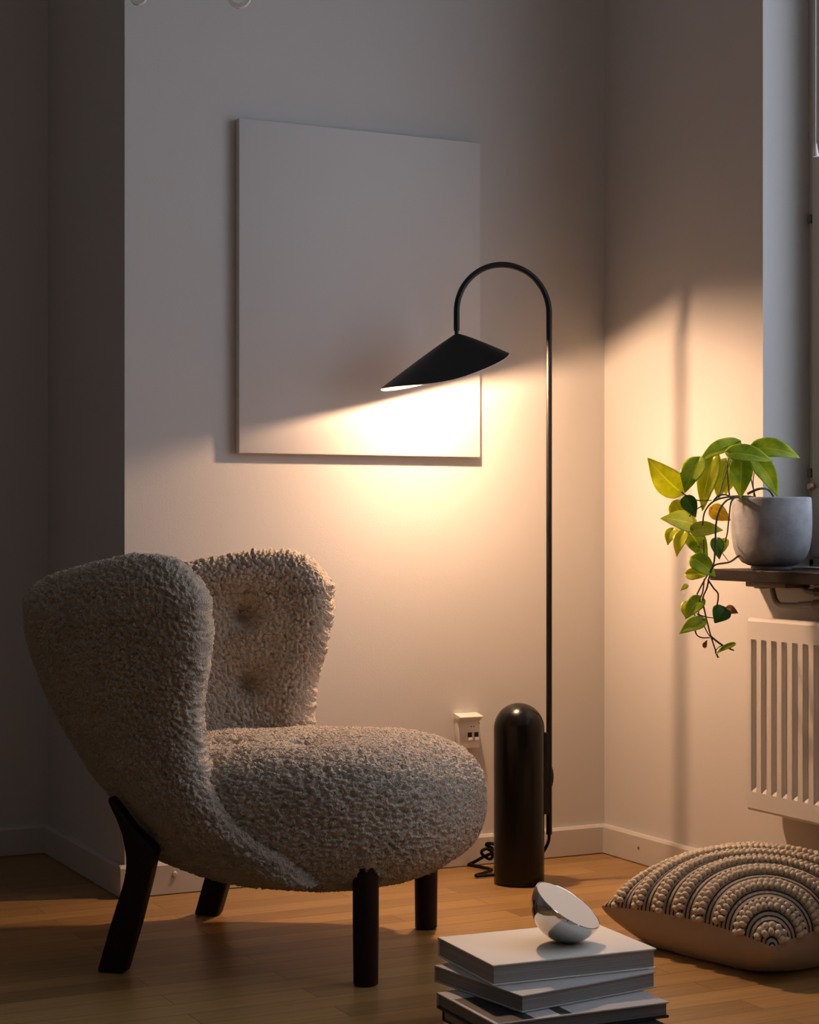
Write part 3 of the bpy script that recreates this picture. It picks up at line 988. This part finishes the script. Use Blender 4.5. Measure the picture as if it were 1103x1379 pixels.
LEAVES = [
    # base, tip, width (crop px), depth, material, tilt
    ((285, 400), (97, 210), 175, -0.03, M_leafY, (-0.3, 0.1)),
    ((622, 118), (392, 232), 120, -0.02, M_leafG, (-0.2, 0.75)),
    ((400, 222), (318, 410), 150, -0.06, M_leafG, (-0.3, 0.35)),
    ((485, 205), (420, 522), 135, -0.035, M_leafY, (-0.2, 0.2)),
    ((590, 178), (848, 222), 130, -0.07, M_leafG, (0.1, 0.8)),
    ((735, 150), (1008, 198), 135, -0.03, M_leafG, (0.25, 0.55)),
    ((735, 212), (878, 434), 125, -0.045, M_leafG, (0.4, 0.25)),
    ((655, 228), (650, 446), 140, -0.065, M_leafG, (0.1, 0.2)),
    ((560, 235), (515, 452), 130, -0.01, M_leafY, (0.0, 0.1)),
    ((600, 225), (560, 430), 110, 0.02, M_leafY, (0.3, 0.1)),
    ((325, 445), (385, 558), 95, -0.05, M_leafD, (0.2, 0.3)),
    ((372, 600), (176, 562), 135, -0.06, M_leafY, (-0.1, 0.5)),
    ((255, 480), (345, 600), 110, -0.035, M_leafY, (-0.2, 0.2)),
    ((480, 508), (592, 578), 100, 0.02, M_leafYY, (0.0, 0.1)),
    ((368, 640), (548, 632), 105, -0.075, M_leafY, (0.1, 0.6)),
    ((312, 648), (268, 790), 85, -0.045, M_leafY, (-0.2, 0.15)),
    ((250, 632), (215, 722), 75, -0.02, M_leafY, (-0.2, 0.1)),
    ((355, 650), (455, 815), 120, -0.04, M_leafG, (0.1, 0.2)),
    ((505, 692), (525, 808), 80, -0.05, M_leafD, (0.2, 0.2)),
    ((560, 695), (515, 800), 60, -0.02, M_leafY, (0.0, 0.1)),
    ((372, 805), (502, 908), 120, -0.08, M_leafG, (0.0, 0.6)),
    ((335, 895), (450, 905), 75, -0.06, M_leafY, (0.0, 0.3)),
]
for (b, t, w, dd, m, ti) in LEAVES:
    leaf(c8(*b, dd), c8(*t, dd - 0.015 + random.uniform(-0.01, 0.01)), w * S8, m, ti, fold=random.uniform(0.08, 0.28), arch=random.uniform(0.05, 0.14))
for (b, t, w, dd, m, ti) in [
    ((418, 1000), (335, 1110), 95, -0.07, M_leafG, (-0.1, 0.3)),
    ((345, 1020), (340, 1110), 60, -0.05, M_leafY, (-0.3, 0.1)),
    ((432, 1120), (303, 1188), 85, -0.075, M_leafG, (0.0, 0.5)),
    ((548, 1055), (497, 1132), 105, -0.06, M_leafD, (0.1, 0.1)),
    ((345, 925), (310, 955), 30, -0.05, M_leafY, (0, 0)),
    ((600, 1248), (500, 1300), 34, -0.06, M_leafG, (0, 0.6)),
    ((440, 1262), (455, 1225), 26, -0.06, M_brown, (0, 0.2)),
    ((565, 1050), (625, 1078), 48, -0.058, M_brown, (0, 0.2)),
]:
    leaf(c4(*b, dd), c4(*t, dd - 0.01), w * S4, m, ti)
VINES = [
    (c4, [(700, 445, 0.0), (600, 440, -0.06), (500, 462, -0.08), (445, 520, -0.085), (430, 600, -0.085)], 0.0023),
    (c4, [(690, 440, 0.01), (600, 448, -0.05), (545, 480, -0.08), (508, 570, -0.09), (500, 700, -0.09), (490, 815, -0.09), (445, 890, -0.085), (400, 975, -0.075)], 0.0023),
    (c4, [(720, 445, 0.0), (640, 440, -0.05), (590, 465, -0.075), (575, 560, -0.08), (566, 640, -0.08), (552, 690, -0.08)], 0.0020),
    (c4, [(668, 730, 0.05), (640, 758, 0.0), (618, 772, -0.045), (575, 800, -0.085), (495, 818, -0.09), (468, 880, -0.085), (455, 940, -0.08), (432, 1000, -0.075), (445, 1080, -0.07), (462, 1150, -0.065), (478, 1210, -0.06), (515, 1322, -0.06)], 0.0022),
    (c4, [(460, 895, -0.08), (490, 940, -0.075), (516, 975, -0.07), (508, 1040, -0.065), (488, 1092, -0.06)], 0.0020),
    (c4, [(440, 890, -0.08), (432, 960, -0.08), (415, 1010, -0.075), (410, 1080, -0.07), (445, 1160, -0.065), (470, 1205, -0.06)], 0.0016),
    (c4, [(475, 1205, -0.06), (520, 1240, -0.058), (560, 1265, -0.055), (603, 1282, -0.055)], 0.0022),
    (c4, [(388, 1085, -0.07), (392, 1180, -0.068), (420, 1210, -0.065), (470, 1212, -0.06)], 0.0018),
    (c4, [(400, 1082, -0.07), (445, 1098, -0.068), (495, 1105, -0.062)], 0.0014),
    (c4, [(520, 1320, -0.06), (500, 1290, -0.06), (530, 1258, -0.06), (590, 1250, -0.06)], 0.0012),
    (c8, [(300, 410, -0.032), (330, 430, -0.045), (395, 458, -0.06), (480, 458, -0.075)], 0.0015),
    (c8, [(585, 440, -0.06), (575, 330, -0.07), (570, 250, -0.07), (590, 180, -0.07)], 0.0016),
    (c8, [(740, 445, -0.02), (715, 340, -0.03), (708, 260, -0.035), (735, 205, -0.04)], 0.0016),
    (c8, [(730, 440, 0.0), (725, 340, -0.01), (740, 240, -0.02), (735, 150, -0.025)], 0.0013),
    (c8, [(690, 420, -0.05), (760, 390, -0.05), (815, 395, -0.03), (845, 435, -0.01)], 0.0028),
    (c8, [(520, 440, -0.04), (560, 300, -0.03), (600, 190, -0.02), (622, 118, -0.02)], 0.0013),
    (c8, [(490, 460, -0.05), (520, 430, -0.05), (560, 425, -0.04), (600, 440, -0.03)], 0.0022),
    (c8, [(425, 490, -0.08), (375, 520, -0.07), (345, 555, -0.06)], 0.0014),
    (c8, [(300, 705, -0.04), (345, 720, -0.05), (410, 735, -0.06), (430, 720, -0.07)], 0.0012),
    (c8, [(430, 690, -0.08), (432, 760, -0.08), (430, 815, -0.08)], 0.0014),
    (c8, [(545, 775, -0.04), (570, 810, -0.06), (580, 822, -0.07)], 0.0012),
]
for fn, pts, r in VINES:
    Geo().tube([fn(*p) for p in pts], r, 8, 6, taper=r * 0.7).build('vine', M_stem, pot, world=True)

# ---------------------------------------------------------------- cushion on the floor
C0 = Vector((1.967, 2.540, 0))
E1 = Vector((-0.082, 0.412, 0)); E2 = Vector((0.408, 0.081, 0))
ctr = C0 + (E1 + E2) / 2
cush = thing('floor_cushion', 'square cushion with chunky cream cord fans lying on the floor by the radiator', 'cushion', (ctr.x, ctr.y, 0))
ZS = 0.078
def cpoint(a, b, up):
    """a, b in -1..1 along E2, E1; up True for the top cover"""
    k = 0.045
    aa = a * (1 - k * (1 - b * b)); bb = b * (1 - k * (1 - a * a))
    h = max(0.0, (1 - abs(a) ** 2.4) * (1 - abs(b) ** 2.4)) ** 0.52
    corner = (a * a * b * b)
    zs = ZS - 0.012 * corner
    z = zs + (0.098 * h if up else -(zs - 0.001) * min(1, h * 1.9) ** 0.7)
    return ctr + E2 * (aa / 2) + E1 * (bb / 2) + Vector((0, 0, z))
def cover(up, name, mat):
    n = 60
    v, f = [], []
    for i in range(n + 1):
        for j in range(n + 1):
            a = math.sin((i / n * 2 - 1) * PI / 2); b = math.sin((j / n * 2 - 1) * PI / 2)
            p = cpoint(a, b, up)
            if not up:
                p.z = max(0.0008, p.z + 0.003 * mnoise.noise(p * 14) * (1 - max(abs(a), abs(b)) ** 6))
            v.append(p)
    m = n + 1
    for i in range(n):
        for j in range(n):
            f.append((i * m + j, (i + 1) * m + j, (i + 1) * m + j + 1, i * m + j + 1))
    return mesh(name, v, f, mat, cush, True, True)
M_weave = woven_mat((C0.x - ctr.x, C0.y - ctr.y))
top_c = cover(True, 'top_cover', M_weave)
cover(False, 'bottom_cover', M_velvet)
LE = E1.length
def inv_ab(p):
    r = p - ctr
    return 2 * r.dot(E2) / E2.length_squared, 2 * r.dot(E1) / E1.length_squared
def surf(p):
    a, b = inv_ab(p)
    if abs(a) > 0.985 or abs(b) > 0.985: return None
    k = 0.045
    for _ in range(4):
        a2 = a / (1 - k * (1 - b * b)); b2 = b / (1 - k * (1 - a * a))
        if abs(a2) > 1 or abs(b2) > 1: return None
        A, B_ = a2, b2
        break
    e = 0.01
    P = cpoint(A, B_, True)
    tx = cpoint(min(1, A + e), B_, True) - cpoint(max(-1, A - e), B_, True)
    ty = cpoint(A, min(1, B_ + e), True) - cpoint(A, max(-1, B_ - e), True)
    nn = tx.cross(ty).normalized()
    if nn.z < 0: nn = -nn
    return P, nn
bmI = bmesh.new(); bmesh.ops.create_icosphere(bmI, subdivisions=2, radius=1.0)
ICO_V = [v_.co.copy() for v_ in bmI.verts]; ICO_F = [tuple(x.index for x in q_.verts) for q_ in bmI.faces]; bmI.free()
def bead_row(center, r, a0, a1, skip=None):
    g = Geo()
    for row, dr in ((0, 0.0), (1, 0.0108)):
        rr = r + dr
        # walk along the surface so that the loops keep their size on slopes
        last, k = None, 0
        ang = a0
        while ang < a1:
            p = center + (E2.normalized() * math.cos(ang) + E1.normalized() * math.sin(ang)) * rr
            ang += 0.0008 / rr
            if skip and skip(p): continue
            sn = surf(p)
            if sn is None: continue
            P, nn = sn
            if last is not None and (P - last).length < 0.0098: continue
            tg = (-E2.normalized() * math.sin(ang) + E1.normalized() * math.cos(ang))
            tg = (tg - nn * tg.dot(nn)).normalized(); sd = nn.cross(tg)
            j = random.uniform(0.9, 1.12)
            c = P + nn * 0.0035
            lean = 0.2 if row else -0.2
            g.add([c + tg * (q_.x * 0.0056 * j + lean * q_.y * 0.004) + sd * (q_.y * 0.0074) + nn * (q_.z * 0.0072 * j) for q_ in ICO_V], ICO_F)
            last = P; k += 1
    return g
BACKC = C0 + E1 * 1.0 + E2 * 1.0
RIGHTC = C0 + E2 * 0.98 + E1 * 0.62
in_other = lambda p: (p - RIGHTC).length < 0.165
MID = math.atan2(0.62 * E1.length, 0.98 * E2.length)
for k in range(9):
    rk = 0.024 + 0.050 * k
    spans = [(0.0, PI / 2)] if rk + 0.012 < (RIGHTC - C0).length - 0.165 else [(0.0, MID), (MID, PI / 2)]
    for (a0, a1) in spans:
        g = bead_row(C0, rk, a0, a1, in_other)
        if len(g.v) > 130: g.build('cord', M_rope, cush, world=True)
for k in range(3):
    g = bead_row(RIGHTC, 0.035 + 0.050 * k, PI * 0.25, PI * 1.75)
    if g.v: g.build('cord', M_rope, cush, world=True)

# ---------------------------------------------------------------- books and the little mirror lamp
def book(name, label, zt, th, F, R_, L_, mats, group, overhang=0.003, cover_th=0.0025, spine_side='back'):
    """F, R_, L_: photo pixels of the front, right and left corners of the top face"""
    f, r, l = at(*F, z=zt), at(*R_, z=zt), at(*L_, z=zt)
    ex = (r - f); w = ex.length; ex = ex.normalized(); ey = Vector((-ex.y, ex.x, 0)); dp = (l - f).dot(ey)
    c = f + ex * w / 2 + ey * dp / 2
    t = thing(name, label, 'book', (c.x, c.y, zt - th), math.atan2(ex.y, ex.x), group)
    hw, hd = w / 2, dp / 2
    cov, pag = mats
    g = Geo()
    Geo().box((-hw + overhang, -hd + overhang, cover_th - 0.0002), (hw - overhang, hd - cover_th, th - cover_th + 0.0002), 0.0).build('page_block', pag, t, smooth=False)
    g.box((-hw, -hd, 0.0004), (hw, hd, cover_th), 0.0006)
    g.box((-hw, -hd, th - cover_th), (hw, hd, th), 0.0006)
    g.box((-hw, hd - cover_th, 0.0004), (hw, hd, th), 0.0006)
    g.build('cover', cov, t)
    return t, hw, hd
cw = lambda n, c, r=0.6: plain(n, c, r, bump=0.03, scale=80, spec=0.3)
C_white, C_grey = cw('cover_white', (0.82, 0.77, 0.68)), cw('cover_grey', (0.50, 0.49, 0.47))
C_black, C_pale = cw('cover_black', (0.012, 0.012, 0.013), 0.3), cw('cover_pale', (0.46, 0.45, 0.44))
P_a, P_b, P_c = pages_mat('pages_white', (0.48, 0.45, 0.43)), pages_mat('pages_grey', (0.42, 0.40, 0.38)), pages_mat('pages_dark', (0.26, 0.25, 0.24))
Z1 = 0.130
b1, _, _ = book('book', 'thick white book on top of the stack, under the mirrored half sphere', Z1, 0.0315, (664, 1300), (884, 1277), (586, 1262), (C_white, P_a), 'books stacked on the floor')
b2, _, _ = book('book', 'pale grey book second from the top of the stack, turned left', Z1 - 0.0318, 0.0262, (703, 1341), (884, 1308), (577, 1301), (C_grey, P_b), 'books stacked on the floor')
b3, hw3, hd3 = book('book', 'black-spined book third from the top of the stack, white top with dark marks', Z1 - 0.0583, 0.0240, (667, 1379), (901, 1349), (598, 1335), (C_pale, P_c), 'books stacked on the floor')
b4, _, _ = book('book', 'dark covered book fourth from the top of the stack', Z1 - 0.0826, 0.0215, (690, 1408), (899, 1380), (600, 1355), (C_black, P_a), 'books stacked on the floor')
b5, _, _ = book('book', 'white book at the bottom of the stack, its left corner sticking out', Z1 - 0.1044, 0.0250, (668, 1432), (905, 1410), (560, 1385), (C_white, P_b), 'books stacked on the floor')
Geo().box((-hw3, -hd3, -0.0002), (hw3, hd3, 0.0040), 0.0006).build('back_cover', C_black, b3)
Geo().box((-hw3 * 0.25, -hd3 * 0.96, 0.0240), (-hw3 * 0.12, -hd3 * 0.2, 0.0243)).build('printed_mark', C_black, b3, smooth=False)
Geo().box((-hw3 * 0.96, -hd3 * 0.98, 0.0240), (-hw3 * 0.55, hd3 * 0.5, 0.0243)).build('printed_mark', C_black, b3, smooth=False)

ct = at(765, 1269.5, z=Z1)
RS = 0.0588
sph = thing('mirror_lamp', 'chrome half-sphere lamp with flat cream face resting tilted on the top book', 'lamp', (ct.x, ct.y, Z1))
nface = (RV * 0.508 + Vector((0, 0, 0.838)) - FV * 0.20).normalized()
Mf = Zt((0, 0, RS + 0.0003)) @ nface.to_track_quat('Z', 'Y').to_matrix().to_4x4()
prof = [(RS * math.cos(a), RS * math.sin(a)) for a in np.linspace(-PI / 2, 0, 40)]
prof[0] = (0, -RS)
prof += [(RS - 0.0012, 0.0006), (RS - 0.0022, -0.0002), (0, -0.0006)]
Geo().lathe(prof, 96, Mf).build('mirror_bowl', M_chrome, sph, sharp=40)
Geo().lathe([(RS - 0.0022, -0.0005), (RS - 0.0024, 0.0002), (0, 0.0004)], 96, Mf).build('diffuser', M_cream, sph, sharp=40)

# ---------------------------------------------------------------- ceiling lamp with clear glass loops (only its lowest ends show)
pc = at(250, -300, d=3.45)
chan = thing('chandelier', 'clear glass chandelier whose lowest loops hang in at the upper left', 'chandelier', (pc.x, pc.y, ZC))
Geo().lathe([(0.05, 0), (0.05, -0.01), (0.03, -0.028), (0.008, -0.032), (0, -0.032)], 32).build('ceiling_rose', M_brass, chan)
hz0 = at(250, -75, d=3.45).z - ZC
Geo().tube([(0, 0, -0.03), (0, 0, hz0 + 0.06)], 0.003, 8).build('stem', M_brass, chan)
Geo().lathe([(0, hz0 + 0.075), (0.02, hz0 + 0.07), (0.028, hz0 + 0.045), (0.02, hz0 + 0.02), (0, hz0 + 0.012)], 28).build('hub', M_brass, chan)
for (px, py, wpx, dd) in ((322, 11, 36, 3.45), (186, 7, 26, 3.45), (215, -28, 30, 3.25), (290, -28, 30, 3.27)):
    e = at(px, py, d=dd); s = dd / FPX
    hh_ = 0.062
    Geo().tube([(e - chan.location) + Vector((0, 0, hh_)), Vector((0, 0, hz0 + 0.045))], 0.0028, 8).build('arm', M_brass, chan)
    # loop of flat clear glass
    n = 40; v, f = [], []
    ro, th_, dp_ = wpx * s / 2, 0.006, 0.012
    for i in range(n):
        a = 2 * PI * i / n
        for (rr, off) in ((ro, -dp_ / 2), (ro, dp_ / 2), (ro - th_, dp_ / 2), (ro - th_, -dp_ / 2)):
            vert_z = (rr * 1.25) * math.sin(a)
            v.append(e + RV * (rr * math.cos(a)) + FV * off + Vector((0, 0, vert_z + ro * 1.25)))
    for i in range(n):
        for k in range(4):
            f.append((i * 4 + k, i * 4 + (k + 1) % 4, ((i + 1) % n) * 4 + (k + 1) % 4, ((i + 1) % n) * 4 + k))
    mesh('glass_loop', v, f, M_crystal, chan, True, True, 40)
